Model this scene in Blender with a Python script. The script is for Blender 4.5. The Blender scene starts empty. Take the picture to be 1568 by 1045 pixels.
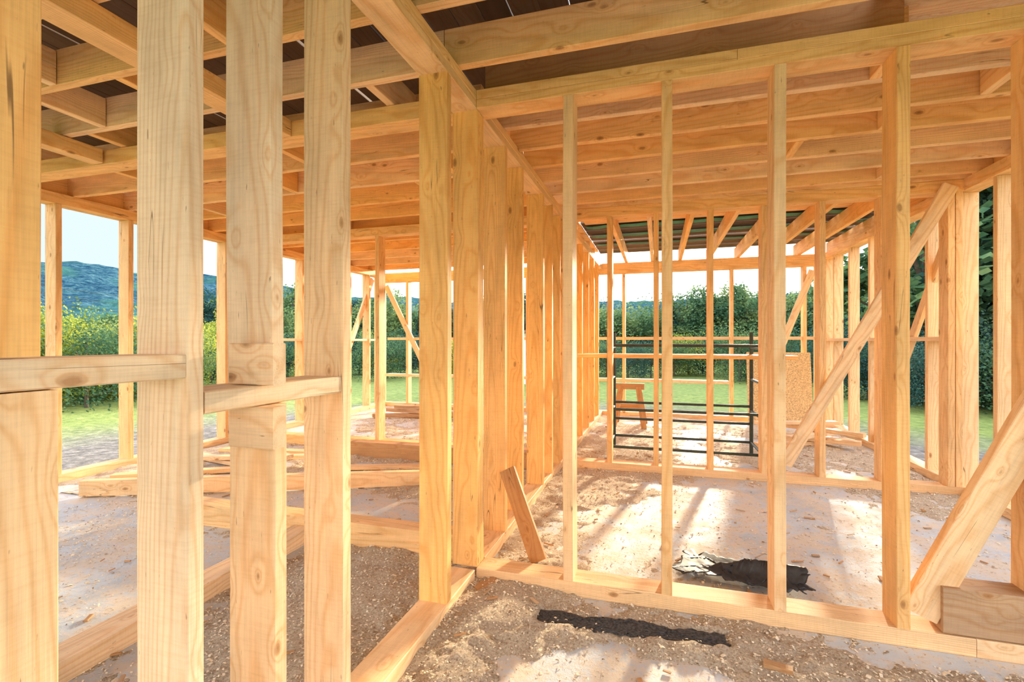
import bpy, math, random
import numpy as np
from mathutils import Vector, noise
random.seed(7)
R=random.Random(11)
sc=bpy.context.scene
col=sc.collection

# ------------------------------------------------------------ node helpers
def new_mat(name):
    m=bpy.data.materials.new(name); m.use_nodes=True
    nt=m.node_tree; b=nt.nodes.get('Principled BSDF')
    return m,nt,b
def nd(nt,t,**k):
    n=nt.nodes.new(t)
    for a,v in k.items(): setattr(n,a,v)
    return n
def lk(nt,a,b): nt.links.new(a,b)
def math_n(nt,op,a,b=None,c=None,clamp=False):
    n=nd(nt,'ShaderNodeMath',operation=op); n.use_clamp=clamp
    for i,v in enumerate((a,b,c)):
        if v is None: continue
        if isinstance(v,(int,float)): n.inputs[i].default_value=v
        else: lk(nt,v,n.inputs[i])
    return n.outputs[0]
def vmath(nt,op,a,b=None):
    n=nd(nt,'ShaderNodeVectorMath',operation=op)
    for i,v in enumerate((a,b)):
        if v is None: continue
        if isinstance(v,(tuple,list)): n.inputs[i].default_value=v
        else: lk(nt,v,n.inputs[i])
    return n
def mixc(nt,f,a,b,bt='MIX'):
    n=nd(nt,'ShaderNodeMix',data_type='RGBA',blend_type=bt)
    for s,v in ((0,f),(6,a),(7,b)):
        if isinstance(v,(int,float)): n.inputs[s].default_value=v
        elif isinstance(v,(tuple,list)): n.inputs[s].default_value=tuple(v)+((1,) if len(v)==3 else ())
        else: lk(nt,v,n.inputs[s])
    return n.outputs[2]
def noise_n(nt,vec,scale,detail=3,rough=.5):
    n=nd(nt,'ShaderNodeTexNoise'); n.inputs['Scale'].default_value=scale
    n.inputs['Detail'].default_value=detail; n.inputs['Roughness'].default_value=rough
    if vec is not None: lk(nt,vec,n.inputs['Vector'])
    return n
def ramp(nt,fac,stops):
    n=nd(nt,'ShaderNodeValToRGB'); e=n.color_ramp.elements
    while len(e)<len(stops): e.new(.5)
    for i,(p,c) in enumerate(stops):
        e[i].position=p; e[i].color=tuple(c)+(1,)
    lk(nt,fac,n.inputs[0]); return n.outputs[0]
def maprange(nt,v,a,b,c,d):
    n=nd(nt,'ShaderNodeMapRange'); lk(nt,v,n.inputs[0])
    for i,x in enumerate((a,b,c,d)): n.inputs[i+1].default_value=x
    return n.outputs[0]

# ------------------------------------------------------------ materials
def wood_mat(name,pale=(.90,.70,.48),warm=(.97,.555,.19),ringdark=.48,knots=True):
    m,nt,b=new_mat(name)
    gc=nd(nt,'ShaderNodeAttribute',attribute_name='gc').outputs['Vector']
    tint=nd(nt,'ShaderNodeAttribute',attribute_name='tint').outputs['Fac']
    s1=vmath(nt,'MULTIPLY',gc,(3.0,3.0,.55)).outputs[0]
    n1=noise_n(nt,s1,1.4,2).outputs['Color']
    d1=vmath(nt,'SUBTRACT',n1,(.5,.5,.5)).outputs[0]
    d1=vmath(nt,'MULTIPLY',d1,(.045,.045,0)).outputs[0]
    p=vmath(nt,'ADD',gc,d1).outputs[0]
    p=vmath(nt,'MULTIPLY',p,(1,1,.012)).outputs[0]
    ln=vmath(nt,'LENGTH',p).outputs['Value']
    vs=vmath(nt,'MULTIPLY',gc,(9.5,9.5,4.8)).outputs[0]
    vo=nd(nt,'ShaderNodeTexVoronoi'); vo.inputs['Scale'].default_value=1.0
    lk(nt,vs,vo.inputs['Vector'])
    vw=noise_n(nt,vmath(nt,'MULTIPLY',gc,(60,60,25)).outputs[0],1,2).outputs['Fac']
    sx=nd(nt,'ShaderNodeSeparateColor'); lk(nt,vo.outputs['Color'],sx.inputs[0])
    dk=math_n(nt,'ADD',vo.outputs['Distance'],math_n(nt,'MULTIPLY_ADD',vw,.07,-.035))
    dk=math_n(nt,'ADD',dk,math_n(nt,'MULTIPLY',sx.outputs[0],.09))      # knots of different sizes
    kb=math_n(nt,'MULTIPLY',dk,-7.0); kb=math_n(nt,'EXPONENT',kb)
    kd=math_n(nt,'MULTIPLY',kb,.032)
    ln2=math_n(nt,'ADD',ln,kd)
    sn=math_n(nt,'SINE',math_n(nt,'MULTIPLY',ln2,1050.))
    sn=math_n(nt,'MULTIPLY_ADD',sn,.5,.5)
    sn=math_n(nt,'POWER',sn,3.0)
    fs=vmath(nt,'MULTIPLY',gc,(220,220,4)).outputs[0]
    fb=noise_n(nt,fs,1.0,3,.6).outputs['Fac']
    bs=vmath(nt,'MULTIPLY',gc,(7,7,1.6)).outputs[0]
    bl=noise_n(nt,bs,1.3,5,.65).outputs['Fac']
    base=mixc(nt,tint,pale,warm)
    ringc=mixc(nt,1.0,base,(.82,.60,.38),'MULTIPLY')
    c=mixc(nt,math_n(nt,'MULTIPLY',sn,ringdark),base,ringc)
    v=math_n(nt,'MULTIPLY_ADD',fb,.32,.84)
    v2=math_n(nt,'MULTIPLY_ADD',bl,.85,.56)
    vv=math_n(nt,'MULTIPLY',v,v2)
    cc=nd(nt,'ShaderNodeCombineColor'); [lk(nt,vv,cc.inputs[i]) for i in range(3)]
    c=mixc(nt,1.0,c,cc.outputs[0],'MULTIPLY')
    sm=noise_n(nt,vmath(nt,'MULTIPLY',gc,(14,14,160)).outputs[0],1,2,.5).outputs['Fac']
    c=mixc(nt,maprange(nt,sm,.45,.75,0,.25),c,mixc(nt,1.0,c,(.80,.70,.58),'MULTIPLY'))
    if knots:
        c=mixc(nt,math_n(nt,'MULTIPLY',maprange(nt,dk,.10,.24,1,0),.28),c,(.68,.32,.09))
        c=mixc(nt,math_n(nt,'MULTIPLY',maprange(nt,dk,.10,.15,1,0),.68),c,(.36,.15,.045))
        c=mixc(nt,math_n(nt,'MULTIPLY',maprange(nt,dk,.0,.08,1,0),.75),c,(.07,.03,.015))
        fl=noise_n(nt,vmath(nt,'MULTIPLY',gc,(120,120,22)).outputs[0],1,2,.5).outputs['Fac']
        c=mixc(nt,math_n(nt,'MULTIPLY',maprange(nt,fl,.72,.77,0,1),.6),c,(.22,.11,.05))
        ck=noise_n(nt,vmath(nt,'MULTIPLY',gc,(16,16,.7)).outputs[0],1,2,.5).outputs['Fac']
        ck=math_n(nt,'ABSOLUTE',math_n(nt,'SUBTRACT',ck,.5))
        cm=noise_n(nt,vmath(nt,'MULTIPLY',gc,(5,5,1.1)).outputs[0],1.7,1,.5).outputs['Fac']
        crk=math_n(nt,'MULTIPLY',maprange(nt,ck,.002,.006,1,0),maprange(nt,cm,.62,.66,0,1))
        c=mixc(nt,math_n(nt,'MULTIPLY',crk,.75),c,(.12,.05,.02))
    lk(nt,c,b.inputs['Base Color'])
    b.inputs['Roughness'].default_value=.62
    b.inputs['Specular IOR Level'].default_value=.3
    bp=nd(nt,'ShaderNodeBump'); bp.inputs['Strength'].default_value=.35; bp.inputs['Distance'].default_value=.002
    lk(nt,math_n(nt,'ADD',fb,math_n(nt,'MULTIPLY',sm,.5)),bp.inputs['Height']); lk(nt,bp.outputs[0],b.inputs['Normal'])
    return m
M_wood=wood_mat('pine_timber')
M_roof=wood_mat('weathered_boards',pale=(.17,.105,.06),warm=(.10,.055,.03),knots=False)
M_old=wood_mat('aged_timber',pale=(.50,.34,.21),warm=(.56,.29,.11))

def concrete():
    m,nt,b=new_mat('concrete_slab')
    g=nd(nt,'ShaderNodeNewGeometry').outputs['Position']
    n1=noise_n(nt,g,1.4,6,.6).outputs['Fac']; n2=noise_n(nt,g,32,6,.8).outputs['Fac']; n3=noise_n(nt,g,3.6,7,.75).outputs['Fac']
    c=ramp(nt,n1,[(.3,(.42,.46,.50)),(.5,(.58,.63,.68)),(.7,(.70,.74,.78))])
    dm=math_n(nt,'ADD',n3,math_n(nt,'MULTIPLY_ADD',n2,.5,-.25))
    c=mixc(nt,ramp(nt,dm,[(.43,(0,0,0)),(.56,(.85,.85,.85))]),c,(.76,.63,.48))
    c=mixc(nt,ramp(nt,n2,[(.56,(0,0,0)),(.64,(.8,.8,.8))]),c,(.38,.28,.20))
    lk(nt,c,b.inputs['Base Color'])
    lk(nt,maprange(nt,n3,.3,.7,.42,.9),b.inputs['Roughness'])
    bp=nd(nt,'ShaderNodeBump'); bp.inputs['Strength'].default_value=.7; bp.inputs['Distance'].default_value=.008
    lk(nt,n2,bp.inputs['Height']); lk(nt,bp.outputs[0],b.inputs['Normal'])
    return m
M_conc=concrete()
def sawdust_m():
    m,nt,b=new_mat('sawdust_shavings')
    g=nd(nt,'ShaderNodeNewGeometry').outputs['Position']
    n1=noise_n(nt,g,100,6,.8).outputs['Fac']; n2=noise_n(nt,g,6,6,.7).outputs['Fac']
    c=ramp(nt,n1,[(.34,(.28,.18,.10)),(.43,(.60,.45,.30)),(.53,(.84,.70,.52)),(.64,(.95,.85,.69))])
    c=mixc(nt,ramp(nt,n2,[(.48,(0,0,0)),(.74,(.55,.55,.55))]),c,(.50,.36,.25))
    lk(nt,c,b.inputs['Base Color']); b.inputs['Roughness'].default_value=.95
    bp=nd(nt,'ShaderNodeBump'); bp.inputs['Strength'].default_value=1; bp.inputs['Distance'].default_value=.012
    lk(nt,n1,bp.inputs['Height']); lk(nt,bp.outputs[0],b.inputs['Normal'])
    return m
M_saw=sawdust_m()
def simple(name,c,rough=.7,metal=0,nscale=20,var=.25,bump=0):
    m,nt,b=new_mat(name)
    g=nd(nt,'ShaderNodeTexCoord').outputs['Object']
    n=noise_n(nt,g,nscale,4,.6).outputs['Fac']
    cd=tuple(x*(1-var) for x in c); cu=tuple(min(1,x*(1+var)) for x in c)
    lk(nt,ramp(nt,n,[(.35,cd),(.65,cu)]),b.inputs['Base Color'])
    b.inputs['Roughness'].default_value=rough; b.inputs['Metallic'].default_value=metal
    if bump:
        bp=nd(nt,'ShaderNodeBump'); bp.inputs['Strength'].default_value=.8; bp.inputs['Distance'].default_value=bump
        lk(nt,n,bp.inputs['Height']); lk(nt,bp.outputs[0],b.inputs['Normal'])
    return m
M_tar=simple('bitumen_felt',(.055,.055,.057),.8,0,90,.75,.004)
M_plastic=simple('black_sheeting',(.03,.032,.037),.5,0,30,.3,.002)
M_steel=simple('painted_steel_tube',(.035,.055,.05),.45,.3,40,.3)
M_membrane=simple('green_membrane',(.015,.20,.13),.5,0,6,.3)
M_osb=simple('osb_board',(.70,.48,.24),.8,0,60,.4,.001)
M_chip=simple('wood_chip',(.86,.72,.54),.9,0,60,.2)
M_bark=simple('bark_bits',(.36,.24,.14),.95,0,40,.4,.004)
M_white=simple('white_render',(.75,.78,.82),.8,0,5,.05)
M_rooft=simple('roof_tiles',(.20,.12,.10),.8,0,8,.2)
M_red=simple('tape_red',(.75,.06,.04),.5,0,5,.05)
M_tw=simple('tape_white',(.85,.85,.85),.5,0,5,.03)
M_cable=simple('power_cable',(.06,.07,.08),.5,.3,5,.1)
M_glass=simple('dark_glass',(.03,.04,.05),.1,0,3,.1)

# ------------------------------------------------------------ timber builder
import bmesh
class TB:
    def __init__(s): s.v=[];s.f=[];s.gc=[];s.t=[]
    def beam(s,p0,p1,wv,w,h,tint=None,ch=.003,bow=None,seg=None):
        p0=Vector(p0);p1=Vector(p1);L=(p1-p0).length;a=(p1-p0)/L
        wv=Vector(wv);wv=(wv-a*wv.dot(a)).normalized();hv=a.cross(wv).normalized()
        if tint is None: tint=R.uniform(.35,1.1)
        ox=R.uniform(-.09,.09);oy=R.choice((-1,1))*R.uniform(.02,.11);oz=R.uniform(0,60)
        if bow is None: bow=R.uniform(-.004,.004)*min(1,L)
        sg=seg or (4 if L>1.2 else 1)
        hw,hh=w/2,h/2
        prof=[(-hw+ch,-hh),(hw-ch,-hh),(hw,-hh+ch),(hw,hh-ch),(hw-ch,hh),(-hw+ch,hh),(-hw,hh-ch),(-hw,-hh+ch)]
        b0=len(s.v)
        for i in range(sg+1):
            t=i/sg; k=4*t*(1-t)*bow
            for (x,y) in prof:
                s.v.append(tuple(p0+a*(L*t)+wv*(x+k)+hv*(y+k*.5)))
                s.gc.append((x+ox,y+oy,t*L+oz)); s.t.append(tint)
        for i in range(sg):
            for j in range(8):
                q=b0+i*8;j2=(j+1)%8
                s.f.append((q+j,q+j2,q+8+j2,q+8+j))
        s.f.append(tuple(b0+j for j in range(7,-1,-1)))
        s.f.append(tuple(b0+sg*8+j for j in range(8)))
    def box(s,x0,x1,y0,y1,z0,z1,tint=None,**k):
        d=(x1-x0,y1-y0,z1-z0);i=d.index(max(d));c=[(x0+x1)/2,(y0+y1)/2,(z0+z1)/2]
        p0=list(c);p1=list(c);p0[i]=(x0,y0,z0)[i];p1[i]=(x1,y1,z1)[i]
        if i==2: s.beam(p0,p1,(1,0,0),d[0],d[1],tint,**k)
        elif i==0: s.beam(p0,p1,(0,1,0),d[1],d[2],tint,**k)
        else: s.beam(p0,p1,(1,0,0),d[0],d[2],tint,**k)
    def make(s,name,mat,parent=None):
        me=bpy.data.meshes.new(name); me.from_pydata(s.v,[],s.f)
        at=me.attributes.new('gc','FLOAT_VECTOR','POINT'); at.data.foreach_set('vector',np.array(s.gc,dtype=np.float32).ravel())
        at=me.attributes.new('tint','FLOAT','POINT'); at.data.foreach_set('value',np.array(s.t,dtype=np.float32))
        me.materials.append(mat); me.validate(); me.update()
        bm=bmesh.new(); bm.from_mesh(me); bmesh.ops.recalc_face_normals(bm,faces=bm.faces); bm.to_mesh(me); bm.free()
        o=bpy.data.objects.new(name,me); col.objects.link(o)
        if parent: o.parent=parent
        return o
def mesh_obj(name,v,f,mats,idx=None,parent=None,smooth=False):
    me=bpy.data.meshes.new(name); me.from_pydata([tuple(a) for a in v],[],f)
    for m in (mats if isinstance(mats,(list,tuple)) else [mats]): me.materials.append(m)
    if idx: me.polygons.foreach_set('material_index',idx)
    if smooth: me.polygons.foreach_set('use_smooth',[True]*len(me.polygons))
    me.update(); o=bpy.data.objects.new(name,me); col.objects.link(o)
    if parent: o.parent=parent
    return o
def tube_data(V,F,p0,p1,r,n=10,r1=None):
    p0=Vector(p0);p1=Vector(p1);a=(p1-p0).normalized()
    u=a.orthogonal().normalized();w=a.cross(u); r1=r if r1 is None else r1
    b=len(V)
    for p,rr in((p0,r),(p1,r1)):
        for i in range(n):
            t=2*math.pi*i/n; V.append(tuple(p+u*math.cos(t)*rr+w*math.sin(t)*rr))
    for i in range(n):
        j=(i+1)%n; F.append((b+i,b+j,b+n+j,b+n+i))
    F.append(tuple(b+i for i in range(n-1,-1,-1))); F.append(tuple(b+n+i for i in range(n)))

# ------------------------------------------------------------ key dimensions
S=.05; D=.145
ZP=.075
ZT0,ZT1=2.555,2.655
BX0,BX1=-1.085,-.94
FY0,FY1=2.46,2.605
EY0,EY1=4.98,5.125
XR0,XR1=2.45,2.595
XL0,XL1=-5.40,-5.255
YB0,YB1=8.62,8.765

def vstud(t,x,y,along,z0=ZP,z1=ZT0,tint=None,w=S,d=D):
    if along=='x': t.box(x-w/2,x+w/2,y-d/2,y+d/2,z0,z1,tint)
    else: t.box(x-d/2,x+d/2,y-w/2,y+w/2,z0,z1,tint)

# partition wall
t=TB()
t.box(BX0,BX1,-.6,2.44,0,ZP,.45); t.box(BX0,BX1,2.60,8.6,0,ZP,.5)
t.box(BX0,BX1,-.6,FY0,ZT0,ZT0+.05,.6); t.box(BX0,BX1,-.6,2.7,ZT0+.05,ZT1,.75)
t.box(BX0,BX1,FY0+.0,8.6,ZT0,ZT0+.05,.6); t.box(BX0,BX1,2.7,8.6,ZT0+.05,ZT1,.7)
t.box(-.99,-.944,.385,.53,1.275,ZT0,.95); t.box(-1.0,-.942,.39,.553,ZP,1.22,.35)
t.box(BX0,BX1,.78,.82,ZP,ZT0,.05)
t.box(BX0+.004,BX1-.004,.04,.778,1.222,1.272,-.2)
t.box(BX0,BX1,1.01,1.055,1.192,ZT0,.0); t.box(BX0+.008,BX1+.008,1.01,1.055,ZP,1.138,.35)
t.box(BX0+.004,BX1-.004,.823,1.298,1.14,1.19,-.2)
t.box(-1.03,-.895,.965,1.008,1.192,1.295,.1); t.box(-1.03,-.895,.965,1.008,1.035,1.138,.2)
t.box(BX0,BX1,1.30,1.345,ZP,ZT0,.3)
t.box(BX0,BX1,2.08,2.13,ZP,ZT0,1.0)
t.box(BX0,BX1,2.475,2.525,ZP,ZT0,1.15); t.box(BX0,BX1,2.53,2.58,ZP,ZT0,1.15)
for y in (2.98,3.38,4.05,4.42,4.80,5.0,5.7,6.3,6.9,7.5,8.1):
    t.box(BX0,BX1,y,y+.05,ZP,ZT0,R.uniform(.9,1.15))
t.make('wall_partition',M_wood)

# front wall
t=TB()
t.box(BX1+.002,1.25,FY0,FY1,0,ZP,.45); t.box(1.252,XR0,FY0,FY1,0,ZP,.35)
t.box(BX1+.002,XR0,FY0,FY1,ZT0,ZT0+.05,.8); t.box(BX1+.002,.35,FY0,FY1,ZT0+.05,ZT1,.8); t.box(.352,XR0,FY0,FY1,ZT0+.05,ZT1,.8)
for x,tt in ((-.44,.4),(.04,.7),(.53,.4),(1.0,.85),(1.465,.7),(1.93,.6),(2.40,.6)):
    vstud(t,x,(FY0+FY1)/2,'x',tint=tt)
t.beam((1.07,2.51,.13),(1.60,2.51,1.28),(0,1,0),.05,.13,.4)
t.box(-3.6,BX0-.003,2.66,2.80,0,.15,.7)
t.box(-5.2,BX0-.003,FY0+.02,FY1+.02,ZT0,ZT1,.9)
t.make('wall_front',M_wood)

# middle wall
t=TB(); ym=(EY0+EY1)/2
t.box(BX1+.002,XR0-.002,EY0,EY1,0,ZP,.5); t.box(BX1+.002,XR0-.002,EY0,EY1,ZT0,ZT1,.8)
for x,tt in ((-.86,.9),(-.47,.8),(-.02,.8),(.48,.8),(.94,.6),(.995,.6),(1.41,.6),(1.88,.6),(2.36,.6),(2.415,.6)):
    vstud(t,x,ym,'x',tint=tt)
t.beam((2.34,EY0-.026,2.6),(1.10,EY0-.026,.18),(0,1,0),.045,.11,.3)
t.box(-5.25,BX0-.003,EY0+.1,EY1+.1,0,.12,.85); t.box(-5.25,BX0-.003,EY0+.1,EY1+.1,ZT0,ZT1,.8)
for x in (-5.2,-4.75,-4.2,-3.7,-3.2,-2.62,-2.1,-1.6): vstud(t,x,ym+.1,'x',z0=.12,tint=.7)
t.make('wall_middle',M_wood)

# right wall
t=TB(); xm=(XR0+XR1)/2
t.box(XR0,XR1,-.5,8.6,0,ZP,.4); t.box(XR0,XR1,-.5,8.6,ZT0,ZT1,.7)
for y in (3.1,3.85,4.62,5.07,5.62,6.35,6.95,7.6,8.2,8.55): vstud(t,xm,y,'y',tint=.4,d=.12)
t.box(XR0+.01,XR1-.01,5.12,8.5,1.30,1.34,.1)
t.beam((xm,5.2,2.5),(xm,6.9,.1),(1,0,0),.04,.10,.4)
t.make('wall_right',M_wood)

# left wall
t=TB(); xm=(XL0+XL1)/2
t.box(XL0,XL1,-.5,8.6,0,ZP,.4); t.box(XL0,XL1,-.5,8.6,ZT0,ZT1,.8)
for y in (1.4,2.1,3.08,3.72,4.9,5.6,6.3,6.9,7.5,8.1,8.5): vstud(t,xm,y,'y',tint=.65)
t.box(XL0+.01,XL1-.01,5.2,8.5,1.30,1.34,.1)
t.beam((xm,8.3,2.5),(xm,7.0,.2),(1,0,0),.04,.10,.3)
t.make('wall_left',M_wood)

t=TB()
t.box(-2.30,-2.155,-.5,2.655,0,.09,.3); t.box(-2.30,-2.155,-.5,2.47,ZT0,ZT1,.8)
t.make('wall_side',M_wood)

# back wall
t=TB(); ym=(YB0+YB1)/2
t.box(XL0,XR1,YB0,YB1,0,ZP,.5); t.box(XL0,XR1,YB0,YB1,ZT0-.08,ZT1,.75)
for x in (-5.33,-4.75,-4.25,-3.6,-3.45,-2.85,-2.3,-1.75,-1.35,-.57,1.15,1.75,2.2,2.38,2.52): vstud(t,x,ym,'x',z1=ZT0-.08,tint=.65)
t.box(-5.2,2.4,YB0+.02,YB0+.10,1.32,1.37,.2); t.box(-5.2,1.1,YB0-.06,YB0+.12,.60,.65,.2)
t.beam((-5.2,YB0-.02,2.4),(-4.3,YB0-.02,.7),(0,1,0),.04,.10,.3)
t.beam((2.3,YB0-.02,2.4),(1.75,YB0-.02,.9),(0,1,0),.04,.10,.3)
t.make('wall_back',M_wood)

# ------------------------------------------------------------ ceiling joists + deck
t=TB(); J0=ZT1+.002; J1=J0+.19
for y in (-2.5,-1.9,-1.35,-.8,-.3,.25,.8,1.35,1.78,2.22):
    t.box(-5.34,-1.02,y,y+.05,J0,J1); t.box(-1.015,2.54,y,y+.05,J0,J1)
for y in (2.96,3.32,3.68,4.05,4.42,4.79):
    t.box(-1.01,2.54,y,y+.05,J0,J1,R.uniform(.2,.9))
for y in (2.75,3.2,3.7,4.2,4.7,5.25,5.8,6.4,7.0,7.6,8.2):
    t.box(-5.34,-1.02,y,y+.05,J0,J1)
for x in (-.55,-.12,.33,.78,1.22,1.66,2.1):
    t.box(x,x+.05,5.06,8.9,J0,J1)
t.box(-1.0,2.5,4.98,5.03,J0,J1,.6)
t.box(-5.40,-5.345,-2.6,8.8,J0,J1,.8); t.box(2.545,2.595,-2.6,8.8,J0,J1,.8)
for (x,y0,y1) in ((1.05,2.66,2.955),(1.35,3.375,3.675),(.9,3.735,4.045),(1.75,4.47,4.785),(1.7,3.01,3.315),
    (-3.0,.86,1.345),(-1.9,1.40,1.775),(-3.4,1.83,2.215),(-2.6,2.80,3.195),(-2.0,3.75,4.195),(-4.2,2.8,3.195),(-3.7,4.75,5.245),
    (-1.75,.86,1.345),(-2.7,1.83,2.215),(-3.9,1.40,1.775),(-3.1,1.40,1.775),(-4.5,1.83,2.215),(-1.5,2.27,2.745),(-3.6,2.27,2.745),(-4.6,2.27,2.745),(-1.6,3.25,3.695),(-3.2,3.25,3.695),(-4.5,3.75,4.195)):
    t.box(x,x+.05,y0,y1,J0,J1-.01)
t.box(-3.85,-3.75,-.6,2.46,ZT0,J0-.004,.8)
y=2.64
while y<4.95:
    t.box(-.93,2.54,y,y+.142,J1+.002,J1+.026,R.uniform(-.2,.3)); y+=.145
y=3.0
while y<8.5:
    t.box(-5.34,-1.0,y,y+.142,J1+.002,J1+.026,R.uniform(.5,1)); y+=.146
y=-3.
while y<2.6:
    t.box(.95,2.54,y,y+.142,J1+.002,J1+.026,R.uniform(-.2,.3)); y+=.145
y=5.06
while y<6.5:
    t.box(-.93,2.54,y,y+.142,J1+.002,J1+.026,R.uniform(.5,1)); y+=.146
ceil=t.make('ceiling',M_wood)
t=TB(); t.box(-.93,1.05,2.58,2.645,J0,J1+.05,.9); t.make('rim_beam',M_old,parent=ceil)  # darker brown than other joists: age, plus shade put into the colour
# roof boards
t=TB(); x=-5.6
while x<.94:
    g=R.choice((.003,.004,.008,.003,.020))
    for (a,b_) in ((-3.2,-.2),(-.197,1.6),(1.603,4.2)):
        t.box(x,x+.15,a,b_,3.04,3.065,R.random())
    x+=.15+g
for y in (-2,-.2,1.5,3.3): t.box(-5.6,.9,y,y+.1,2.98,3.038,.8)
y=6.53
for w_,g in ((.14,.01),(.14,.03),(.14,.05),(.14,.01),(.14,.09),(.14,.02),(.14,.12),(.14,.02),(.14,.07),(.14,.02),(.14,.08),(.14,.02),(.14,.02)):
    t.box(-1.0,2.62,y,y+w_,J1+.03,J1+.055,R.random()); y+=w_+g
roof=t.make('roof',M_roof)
V=[];F=[]
for (y0,y1) in ((6.62,6.78),(7.22,7.36),(7.9,8.02)):
    b=len(V)
    for j in range(3):
        yy=y0+(y1-y0)*j/2
        for i in range(41):
            xx=-.95+3.55*i/40
            V.append((xx,yy+.015*math.sin(i*1.3+y0),J1+.008-.01*abs(math.sin(i*2.1))))
    for j in range(2):
        for i in range(40):
            q=b+j*41+i; F.append((q,q+1,q+42,q+41))
mesh_obj('roof_membrane',V,F,M_membrane,smooth=True,parent=roof)

# ------------------------------------------------------------ floor slab
V=[(-5.45,-3.3,0),(2.65,-3.3,0),(2.65,8.85,0),(-5.45,8.85,0)]
V+= [(a,b,-.25) for a,b,_ in V]
floor=mesh_obj('floor',V,[(0,1,2,3),(4,7,6,5),(0,4,5,1),(1,5,6,2),(2,6,7,3),(3,7,4,0)],M_conc)

def bump(x,y,cx,cy,rx,ry):
    q=((x-cx)/rx)**2+((y-cy)/ry)**2
    return math.exp(-q)
def sd(x,y):
    h=.026*noise.noise((x*1.3+3,y*1.3,.3))+.020*noise.noise((x*3.6,y*3.6,4.3))+.014*noise.noise((x*11,y*11,1))+.009*noise.noise((x*30,y*30,7))
    h+=.004
    h-=.07*bump(x,y,-.12,1.80,.44,.27)
    h-=.032*bump(x,y,.8,3.6,1.2,1.1)
    h+=.025*bump(x,y,-.65,4.2,.40,.7)
    h+=.035*bump(x,y,-.8,2.3,.28,.7)
    h+=.030*bump(x,y,1.0,2.15,1.4,.18)
    h-=.045*bump(x,y,-2.7,1.8,.4,.6)
    h+=.025*bump(x,y,-1.5,1.9,.35,.7)
    h-=.02*bump(x,y,-3.4,3.2,.8,.3)
    h-=.012*bump(x,y,-1.8,3.3,.5,.3)
    if abs(x+.13)<.42 and abs(y-2.25-.05*(x+.13))<.06: h=min(h,.006)
    return min(h,.04)
def grid(xa,xb,ya,yb,step):
    xs=np.arange(xa,xb,step); ys=np.arange(ya,yb,step)
    nx,ny=len(xs),len(ys); V=[]
    for yy in ys:
        for xx in xs:
            V.append((xx,yy,sd(xx,yy)+R.uniform(-.0014,.0014)))
    F=[]
    for j in range(ny-1):
        for i in range(nx-1):
            q=j*nx+i
            if max(V[q][2],V[q+1][2],V[q+nx][2],V[q+nx+1][2])>-.001:
                F.append((q,q+1,q+nx+1,q+nx))
    return V,F
V,F=grid(-3.0,2.44,.5,2.9,.014)
mesh_obj('sawdust_near',V,F,M_saw,smooth=True,parent=floor)
V,F=grid(-5.2,2.43,2.88,8.6,.032)
mesh_obj('sawdust_far',V,F,M_saw,smooth=True,parent=floor)
V=[];F=[];idx=[]
def chip(x,y,z,l,w,m):
    a=R.uniform(0,6.28);ti=R.uniform(-.7,.7);ca,sa=math.cos(a),math.sin(a);cu=R.uniform(.05,.35);tl=R.uniform(-.3,.3)
    b=len(V)
    for (p,q,c) in ((-l/2,-w/2,0),(0,-w/2,l*cu),(l/2,-w/2,0),(l/2,w/2,0),(0,w/2,l*cu),(-l/2,w/2,0)):
        V.append((x+p*ca-q*sa,y+p*sa+q*ca,z+c+abs(q)*ti+p*tl+.002))
    F.append((b,b+1,b+4,b+5));F.append((b+1,b+2,b+3,b+4)); idx.extend((m,m))
n=0
while n<62000:
    yy=.9+R.random()**1.9*6.8; xx=R.uniform(-4.4,2.4)
    h=sd(xx,yy)
    if h<-.002 and R.random()<.80: continue
    s=R.uniform(.004,.012)*(1+.13*yy)
    if R.random()<.05: s*=1.8
    chip(xx,yy,max(0,h),s,s*R.uniform(.2,.75),0 if R.random()<.87 else 1); n+=1
mesh_obj('wood_shavings',V,F,[M_chip,M_bark],idx,parent=floor)
t=TB()
for i in range(260):
    yy=1.3+R.random()**1.4*6.5; xx=R.uniform(-3.5,2.3)
    if -1.15<xx<-.88 or 2.4<yy<2.66: continue
    a=R.uniform(0,3.14);l=R.uniform(.02,.07);h=max(0,sd(xx,yy))+.006
    t.beam((xx-l/2*math.cos(a),yy-l/2*math.sin(a),h),(xx+l/2*math.cos(a),yy+l/2*math.sin(a),h+R.uniform(0,.008)),(0,0,1),R.uniform(.004,.010),R.uniform(.006,.022),R.random(),bow=0)
t.make('wood_debris',M_old,parent=floor)

# ------------------------------------------------------------ lumber lying about
def lumber(name,mat,items):
    t=TB()
    for p0,p1,wv,w,h,tt in items: t.beam(p0,p1,wv,w,h,tt)
    return t.make(name,mat)
lumber('timber_beam',M_wood,[((-4.6,2.86,.075),(-1.95,3.98,.075),(0,0,1),.13,.07,.5)])
lumber('timber_beam',M_old,[((1.14,2.53,ZP+.10),(2.3,2.53,ZP+.10),(0,0,1),.19,.13,.2)])
lumber('timber_beam',M_old,[((-3.3,4.75,.09),(-1.2,4.80,.09),(0,0,1),.17,.10,.8)])
lumber('leaning_board',M_old,[((-.655,2.72,.035),(-.90,2.90,.50),(0,1,0),.03,.10,1.1)])
lumber('lumber_stack',M_wood,[((1.15,6.55,.03),(2.35,7.2,.03),(0,0,1),.05,.14,.3),((1.3,7.1,.085),(2.3,6.7,.085),(0,0,1),.05,.14,.2),
  ((1.5,6.5,.14),(2.3,7.3,.14),(0,0,1),.05,.12,.2),((1.4,7.3,.2),(2.3,6.6,.2),(0,0,1),.05,.1,.3),((1.2,6.9,.25),(2.2,7.2,.25),(0,0,1),.04,.1,.2)])
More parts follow.
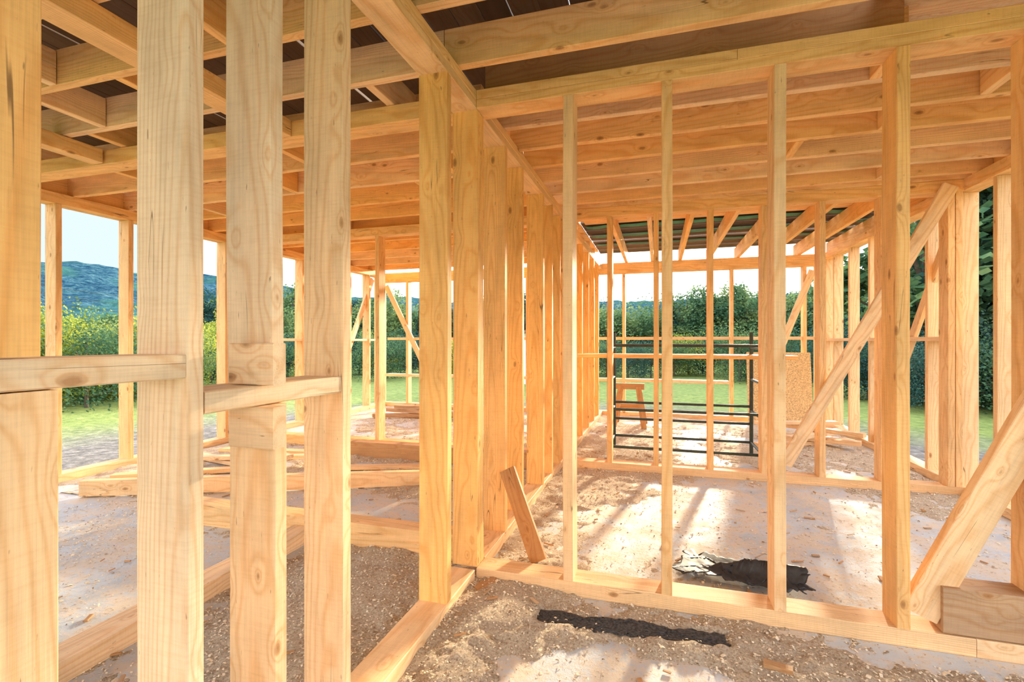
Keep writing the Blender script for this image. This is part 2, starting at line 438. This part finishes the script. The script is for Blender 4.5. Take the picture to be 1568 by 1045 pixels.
lumber('lumber_stack',M_old,[((-4.6,7.2,.05),(-3.0,7.6,.05),(0,0,1),.06,.12,.3),((-4.5,7.5,.11),(-3.1,7.3,.11),(0,0,1),.06,.12,.2),((-4.3,7.4,.18),(-2.8,7.5,.18),(0,0,1),.05,.1,.2)])
lumber('loose_planks',M_wood,[((-5.0,4.2,.03),(-3.6,3.9,.03),(0,0,1),.04,.12,.3),((-4.7,3.9,.08),(-3.3,4.4,.08),(0,0,1),.04,.1,.2),((-4.9,3.3,.03),(-3.9,3.9,.03),(0,0,1),.04,.1,.6),
  ((-4.9,4.5,.03),(-3.4,4.75,.03),(0,0,1),.04,.12,.5),((-3.3,4.1,.03),(-2.2,4.5,.03),(0,0,1),.035,.1,.4),((-4.6,4.4,.12),(-3.6,4.1,.12),(0,0,1),.035,.1,.1)])
lumber('wood_offcut',M_old,[((-.90,2.34,.02),(-.82,2.44,.03),(0,0,1),.03,.06,.6)])
lumber('wood_offcut',M_wood,[((.9,2.05,.02),(1.0,2.1,.02),(0,0,1),.03,.05,.6)])
lumber('wood_offcut',M_old,[((.40,2.14,.02),(.50,2.12,.02),(0,0,1),.02,.04,.6)])

V=[]
for dy in (0,.018):
    V+= [(1.35,8.36+dy,.01),(2.25,8.36+dy,.01),(2.25,8.52+dy,1.12),(1.35,8.52+dy,1.12)]
F=[(0,1,2,3),(7,6,5,4),(0,4,5,1),(1,5,6,2),(2,6,7,3),(3,7,4,0)]
mesh_obj('osb_panel',V,F,M_osb)

# ------------------------------------------------------------ roofing felt strip + crumpled sheet
def sheet(name,cx,cy,lx,ly,rot,amp,mat,nx=70,ny=30,seed=0,rag=.02,lift=0,fr=5,taper=0,z0=.016,rf=6):
    V=[];F=[];c,s=math.cos(rot),math.sin(rot)
    for j in range(ny+1):
        for i in range(nx+1):
            u=i/nx-.5;v=j/ny-.5
            x=u*lx+rag*noise.noise((v*6,seed,u*2));y=v*ly*(1-taper*(u+.5))+rag*noise.noise((u*rf,seed+5,v*2))+rag*.5*noise.noise((u*rf*4,seed+5,v*3))
            z=amp*max(0,noise.noise((x*fr+seed,y*fr*1.6,seed))+.15)+amp*.2*abs(noise.noise((x*fr*2.5,y*fr*2.5,seed+3)))
            z+=lift*math.exp(-((y-.10*u)/.035)**2)*min(1,max(0,(u+.35)*2.5))
            V.append((cx+x*c-y*s,cy+x*s+y*c,z0+z))
    for j in range(ny):
        for i in range(nx):
            q=j*(nx+1)+i;F.append((q,q+1,q+nx+2,q+nx+1))
    o=mesh_obj(name,V,F,mat,smooth=True)
    m=o.modifiers.new('sol','SOLIDIFY'); m.thickness=.003
    return o
sheet('roofing_felt',-.13,2.24,.82,.115,.05,.006,M_tar,seed=2,rag=.04,z0=.012,nx=120)
sheet('black_plastic_sheet',.43,2.90,.62,.32,-.25,.02,M_plastic,seed=9,rag=.08,lift=.075,taper=.5,fr=3.5,z0=.038)

# ------------------------------------------------------------ scaffold
e=bpy.data.objects.new('scaffold_frame',None); col.objects.link(e)
V=[];F=[]
for x in (-.52,1.02):
    for y in (5.45,6.12):
        tube_data(V,F,(x,y,.0),(x,y,1.40),.021)
        tube_data(V,F,(x,y,0),(x,y,.01),.05)
    for z in (.14,.50,.86,1.22): tube_data(V,F,(x,5.45,z),(x,6.12,z),.015)
for y,zs in ((5.45,(.14,.55,1.25)),(6.12,(.14,.35,.55,1.25))):
    for z in zs: tube_data(V,F,(-.52,y,z),(1.02,y,z),.015)
mesh_obj('frame_tubes',V,F,M_steel,parent=e,smooth=False)
t=TB(); t.box(-.9,1.35,5.52,5.74,1.11,1.15,.7); t.box(-.85,1.3,5.78,6.0,1.11,1.15,.6)
t.make('scaffold_planks',M_wood,parent=e)

# ------------------------------------------------------------ sawhorse
t=TB(); sx,sy=-.42,7.7
t.box(sx-.22,sx+.22,sy-.05,sy+.05,.56,.65,.6)
for dx in (-.13,.13):
    for s_ in (-1,1):
        t.beam((sx+dx*1.7,sy+s_*.28,0),(sx+dx,sy+s_*.045,.6),(1,0,0),.08,.04,.8)
    t.beam((sx+dx*1.35,sy-.17,.26),(sx+dx*1.35,sy+.17,.26),(0,0,1),.07,.03,.8)
t.beam((sx-.2,sy,.30),(sx+.2,sy,.30),(0,0,1),.07,.03,.8)
t.make('sawhorse',M_old)

# ------------------------------------------------------------ outside ground
def ground_m():
    m,nt,b=new_mat('grass_field')
    g=nd(nt,'ShaderNodeNewGeometry').outputs['Position']
    n=noise_n(nt,g,.35,5,.6).outputs['Fac']; n2=noise_n(nt,g,7,5,.7).outputs['Fac']
    grass=ramp(nt,n2,[(.3,(.11,.17,.03)),(.6,(.27,.34,.08)),(.8,(.42,.42,.17))])
    dirt=ramp(nt,n2,[(.3,(.07,.065,.06)),(.55,(.22,.20,.18)),(.75,(.42,.40,.37))])
    dst=vmath(nt,'DISTANCE',g,(-1.4,4,-.25)).outputs['Value']
    dd=math_n(nt,'MULTIPLY_ADD',n,3.0,dst)
    c=mixc(nt,maprange(nt,dd,8.4,10.5,0,1),dirt,grass)
    lk(nt,c,b.inputs['Base Color']); b.inputs['Roughness'].default_value=.95
    bp=nd(nt,'ShaderNodeBump'); bp.inputs['Strength'].default_value=.8; bp.inputs['Distance'].default_value=.06
    lk(nt,n2,bp.inputs['Height']); lk(nt,bp.outputs[0],b.inputs['Normal'])
    return m
M_ground=ground_m()
V=[];F=[];rad=[0,3,6,8,9.5,11,13,16,20,26,34,45,60,80,110,160,240];na=96
for r in rad:
    for i in range(na):
        a=2*math.pi*i/na; x=-1.4+r*math.sin(a);y=4+r*math.cos(a)
        z=-.26+.06*noise.noise((x*.5,y*.5,0))*(1 if r>8 else 0)+.004*max(0,r-20)
        V.append((x,y,z))
for k in range(len(rad)-1):
    for i in range(na):
        j=(i+1)%na;F.append((k*na+i,k*na+j,(k+1)*na+j,(k+1)*na+i))
mesh_obj('ground',V,F,M_ground,smooth=True)
def hill_m():
    m,nt,b=new_mat('wooded_hillside')
    g=nd(nt,'ShaderNodeNewGeometry').outputs['Position']
    n=noise_n(nt,g,.018,4,.6).outputs['Fac']; n2=noise_n(nt,g,.16,5,.85).outputs['Fac']
    c=ramp(nt,n2,[(.40,(.02,.08,.14)),(.50,(.06,.17,.25)),(.60,(.15,.31,.36))])  # bluish tones: aerial haze painted into the forest colour
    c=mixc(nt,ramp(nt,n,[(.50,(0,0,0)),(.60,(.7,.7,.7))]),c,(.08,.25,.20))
    lk(nt,c,b.inputs['Base Color']); b.inputs['Roughness'].default_value=1; b.inputs['Specular IOR Level'].default_value=0
    bp=nd(nt,'ShaderNodeBump'); bp.inputs['Strength'].default_value=1; bp.inputs['Distance'].default_value=8
    lk(nt,n2,bp.inputs['Height']); lk(nt,bp.outputs[0],b.inputs['Normal'])
    return m
M_hill=hill_m()
def elev(az):
    pts=[(-180,2),(-90,5),(-62,6.6),(-57,7.0),(-52,6.4),(-48,6.7),(-41,5.8),(-31,5.2),(-20,4.8),(-10,4.6),(0,4.5),(10,5),(25,7),(60,7),(180,2)]
    return np.interp(az,[p[0] for p in pts],[p[1] for p in pts])
V=[];F=[];na=720;nr=40
for k in range(nr):
    tt=k/(nr-1); r=200+tt*360
    for i in range(na):
        az=-180+i*.5; a=math.radians(az)
        H=(560*math.tan(math.radians(elev(az))))
        X,Y=math.sin(a)*r,math.cos(a)*r
        z=-1+H*(tt**1.2)+(7*noise.noise((X*.012,Y*.012,2))+3.0*noise.noise((X*.05,Y*.05,5))+2.2*noise.noise((X*.17,Y*.17,9)))*min(1,tt*2)
        V.append((X,Y,z))
for k in range(nr-1):
    for i in range(na):
        j=(i+1)%na;F.append((k*na+i,k*na+j,(k+1)*na+j,(k+1)*na+i))
mesh_obj('hills',V,F,M_hill,smooth=True)

# ------------------------------------------------------------ trees
def leaf_m(name,a,b_,c_):
    m,nt,b=new_mat(name)
    g=nd(nt,'ShaderNodeNewGeometry').outputs['Position']; oi=nd(nt,'ShaderNodeObjectInfo').outputs['Random']
    n=noise_n(nt,g,.9,4,.7).outputs['Fac']
    f=math_n(nt,'ADD',n,math_n(nt,'MULTIPLY_ADD',oi,.3,-.15))
    cr=ramp(nt,f,[(.3,a),(.5,b_),(.7,c_)])
    lk(nt,cr,b.inputs['Base Color'])
    b.inputs['Roughness'].default_value=.8; b.inputs['Specular IOR Level'].default_value=.1
    tr=nd(nt,'ShaderNodeBsdfTranslucent'); mx=nd(nt,'ShaderNodeMixShader'); mx.inputs[0].default_value=.3
    lk(nt,cr,tr.inputs['Color'])
    out=nt.nodes['Material Output']; lk(nt,b.outputs[0],mx.inputs[1]); lk(nt,tr.outputs[0],mx.inputs[2]); lk(nt,mx.outputs[0],out.inputs[0])
    return m
L_y=leaf_m('foliage_yellow_green',(.10,.16,.03),(.30,.37,.06),(.56,.53,.12))
L_g=leaf_m('foliage_green',(.05,.12,.07),(.11,.21,.10),(.25,.33,.13))
L_d=leaf_m('foliage_dark',(.02,.07,.07),(.045,.12,.11),(.10,.18,.13))  # leaf colours lightened, with distance haze worked into them
M_trunk=simple('tree_bark',(.16,.12,.09),.95,0,10,.3)
def leafquad(V,F,idx,c,s,mi):
    n=Vector((R.gauss(0,1),R.gauss(0,1),R.gauss(0,1)+.3)).normalized();u=n.orthogonal().normalized();w=n.cross(u)
    b=len(V)
    for p,q in((-1,-.6),(1,-.6),(.8,.6),(-.8,.6)): V.append(tuple(c+u*p*s+w*q*s))
    F.append((b,b+1,b+2,b+3)); idx.append(mi)
def tree_mesh(name,H,Wd,leaf,nl=3200,conifer=False,bush=False):
    V=[];F=[];tube_data(V,F,(0,0,-.4),(0,0,H*.85),H*.022,8,H*.006); idx=[0]*len(F)
    if conifer:
        for k in range(nl):
            t=R.random()**.75; z=H*(.04+.96*(1-t)) ; rr=Wd*.5*t*(.55+.45*R.random()**.5)*(0.8+.2*math.sin(z*9))
            a=R.uniform(0,6.28); leafquad(V,F,idx,Vector((rr*math.cos(a),rr*math.sin(a),z-.15*rr)),H*.012,1)
    else:
        cl=[]
        for k in range(15):
            a=R.uniform(0,6.28);zz=R.uniform(.14 if bush else .24,.88);sp=math.sin(math.pi*min(1,zz*.95))**.7
            q=Vector((math.cos(a)*Wd*.36*sp*R.random()**.5,math.sin(a)*Wd*.36*sp*R.random()**.5,H*zz))
            cl.append((q,Wd*R.uniform(.11,.25)))
            before=len(F); tube_data(V,F,(0,0,H*zz*.55),tuple(q),H*.008,5,H*.002); idx+= [0]*(len(F)-before)
        for k in range(nl):
            q,rr=R.choice(cl); d=Vector((R.gauss(0,1),R.gauss(0,1),R.gauss(0,1))).normalized()*rr*(R.uniform(.55,1.15))
            leafquad(V,F,idx,q+d,H*.0125,1)
    me=bpy.data.meshes.new(name); me.from_pydata(V,[],F); me.materials.append(M_trunk); me.materials.append(leaf)
    me.polygons.foreach_set('material_index',idx); me.update(); return me
T={ 'y':[tree_mesh('tree_y%d'%i,6,4.2,L_y,4500) for i in range(2)],
    'g':[tree_mesh('tree_g%d'%i,7,4.6,L_g,4500) for i in range(3)],
    'd':[tree_mesh('tree_d%d'%i,8,5.0,L_d,6000) for i in range(2)],
    'c':[tree_mesh('tree_c%d'%i,8,2.8,L_d,4500,conifer=True) for i in range(2)],
    'b':[tree_mesh('bush%d'%i,2.2,2.9,L_y,4500,bush=True) for i in range(2)],
    'k':[tree_mesh('bushk%d'%i,2.2,3.2,L_g,4500,bush=True) for i in range(2)],
    'n':[tree_mesh('bushn%d'%i,2.2,3.2,L_d,4500,bush=True) for i in range(1)]}
BASE={'y':6,'g':7,'d':8,'c':8,'b':2.2,'k':2.2,'n':2.2}
wood_e=bpy.data.objects.new('woodland',None); col.objects.link(wood_e)
def belt(az0,az1,d0,d1,n,kinds,h0,h1,wide=(1.1,1.5)):
    for i in range(n):
        az=math.radians(az0+(az1-az0)*(i+R.random())/n);d=R.uniform(d0,d1);k=R.choice(kinds)
        o=bpy.data.objects.new('tree',R.choice(T[k])); col.objects.link(o); o.parent=wood_e
        h=R.uniform(h0,h1);s=h/BASE[k]; wd=R.uniform(*wide)*(.75 if k=='c' else 1); o.scale=(s*wd,s*wd,s)
        o.location=(d*math.sin(az),d*math.cos(az),-.28+.004*max(0,d-20)); o.rotation_euler=(0,0,R.uniform(0,6.28))
belt(1,20,33,42,34,'gcgcd',4.0,5.5)
belt(-14,2,34,42,28,'ygckg',3.0,4.3)
belt(-50,-13,32,42,60,'gcygdc',3.4,5.2)
belt(-52,22,20,25,60,'kkbkn',1.3,2.0)
belt(23,50,17,26,44,'dcdg',5.0,8.0)
belt(18,52,14,17,28,'nkn',1.4,2.2)
belt(-70,-50,14,22,26,'bkbb',1.1,2.4,(.9,1.3))
belt(-68,-42,24,34,26,'yygy',1.8,3.3)

# small house in the distance
e=bpy.data.objects.new('house',None); col.objects.link(e); hx,hy=-4.3,18.5
V=[(hx-1.6,hy-1.6,-.3),(hx+1.6,hy-1.6,-.3),(hx+1.6,hy+1.6,-.3),(hx-1.6,hy+1.6,-.3),(hx-1.6,hy-1.6,1.0),(hx+1.6,hy-1.6,1.0),(hx+1.6,hy+1.6,1.0),(hx-1.6,hy+1.6,1.0),(hx,hy-1.6,1.7),(hx,hy+1.6,1.7)]
mesh_obj('house_walls',V,[(0,1,5,8,4),(1,2,6,5),(2,3,7,9,6),(3,0,4,7)],M_white,parent=e)
V=[(hx-1.8,hy-1.8,.93),(hx,hy-1.8,1.8),(hx+1.8,hy-1.8,.93),(hx-1.8,hy+1.8,.93),(hx,hy+1.8,1.8),(hx+1.8,hy+1.8,.93)]
o=mesh_obj('house_roof',V,[(0,1,4,3),(1,2,5,4)],M_rooft,parent=e); o.modifiers.new('s','SOLIDIFY').thickness=.08
V=[];F=[]
for wx in (-.9,.4):
    b=len(V);V+=[(hx+wx,hy-1.62,.25),(hx+wx+.45,hy-1.62,.25),(hx+wx+.45,hy-1.62,.8),(hx+wx,hy-1.62,.8)];F.append((b,b+1,b+2,b+3))
mesh_obj('house_windows',V,F,M_glass,parent=e)

cu=bpy.data.curves.new('power_lines','CURVE'); cu.dimensions='3D'; cu.bevel_depth=.018
for k in range(4):
    sp=cu.splines.new('POLY'); N=24; sp.points.add(N-1)
    for i in range(N):
        tt=i/(N-1); x=-60+tt*24+k*.7; y=14+tt*36; z=9.5-k*.8-tt*5-6*tt*(1-tt)
        sp.points[i].co=(x,y,z,1)
cu.materials.append(M_cable)
o=bpy.data.objects.new('power_lines',cu); col.objects.link(o)

# barrier tape on stakes, right-hand side of the plot
e=bpy.data.objects.new('barrier_tape',None); col.objects.link(e)
V=[];F=[];idx=[]
def tape(p0,p1,n=40):
    p0=Vector(p0);p1=Vector(p1)
    b=len(V)
    for i in range(n+1):
        t_=i/n;p=p0.lerp(p1,t_);p.z-=.25*t_*(1-t_)
        V.append((p.x,p.y,p.z-.022));V.append((p.x,p.y,p.z+.022))
    for i in range(n): F.append((b+2*i,b+2*i+2,b+2*i+3,b+2*i+1)); idx.append(i%2)
tape((5.6,10,.35),(5.0,4.0,.75))
mesh_obj('tape_strip',V,F,[M_red,M_tw],idx,parent=e)
t=TB()
for p in ((5.6,10),(5.0,4.0)): t.box(p[0]-.03,p[0]+.03,p[1]-.03,p[1]+.03,-.35,.95,.3)
t.make('tape_stakes',M_old,parent=e)

# ------------------------------------------------------------ light
w=bpy.data.worlds.new('World'); sc.world=w; w.use_nodes=True; nt=w.node_tree
bg=nt.nodes['Background']; tc=nd(nt,'ShaderNodeTexCoord').outputs['Generated']
sep=nd(nt,'ShaderNodeSeparateXYZ'); lk(nt,tc,sep.inputs[0])
c=ramp(nt,sep.outputs['Z'],[(.0,(1,.965,.90)),(.18,(1,.985,.96)),(.6,(.80,.87,1))])
fx=maprange(nt,sep.outputs['X'],-.60,-.78,0,1); fy=maprange(nt,sep.outputs['Y'],.25,.4,0,1); fz=maprange(nt,sep.outputs['Z'],.42,.30,0,1)
f=math_n(nt,'MULTIPLY',math_n(nt,'MULTIPLY',fx,fy),fz)
c=mixc(nt,f,c,(.27,.32,.36))
lk(nt,c,bg.inputs['Color']); bg.inputs['Strength'].default_value=3.0
az=math.radians(11.8);el=math.radians(10.5)
dirv=Vector((math.sin(az)*math.cos(el),math.cos(az)*math.cos(el),math.sin(el)))
L=bpy.data.lights.new('sun','SUN'); L.energy=14; L.color=(1,.82,.56); L.angle=math.radians(3.5)
o=bpy.data.objects.new('sun',L); col.objects.link(o); o.rotation_euler=(-dirv).to_track_quat('-Z','Y').to_euler(); o.location=(5,20,10)

# ------------------------------------------------------------ camera
cam=bpy.data.cameras.new('camera'); cam.sensor_width=36; cam.lens=746/1568*36; cam.clip_end=2000; cam.clip_start=.02
o=bpy.data.objects.new('camera',cam); col.objects.link(o); o.location=(0,0,1.3); o.rotation_euler=(math.radians(90),0,math.radians(16.7))
sc.camera=o
sc.view_settings.view_transform='Standard'
sc.view_settings.exposure=0.05
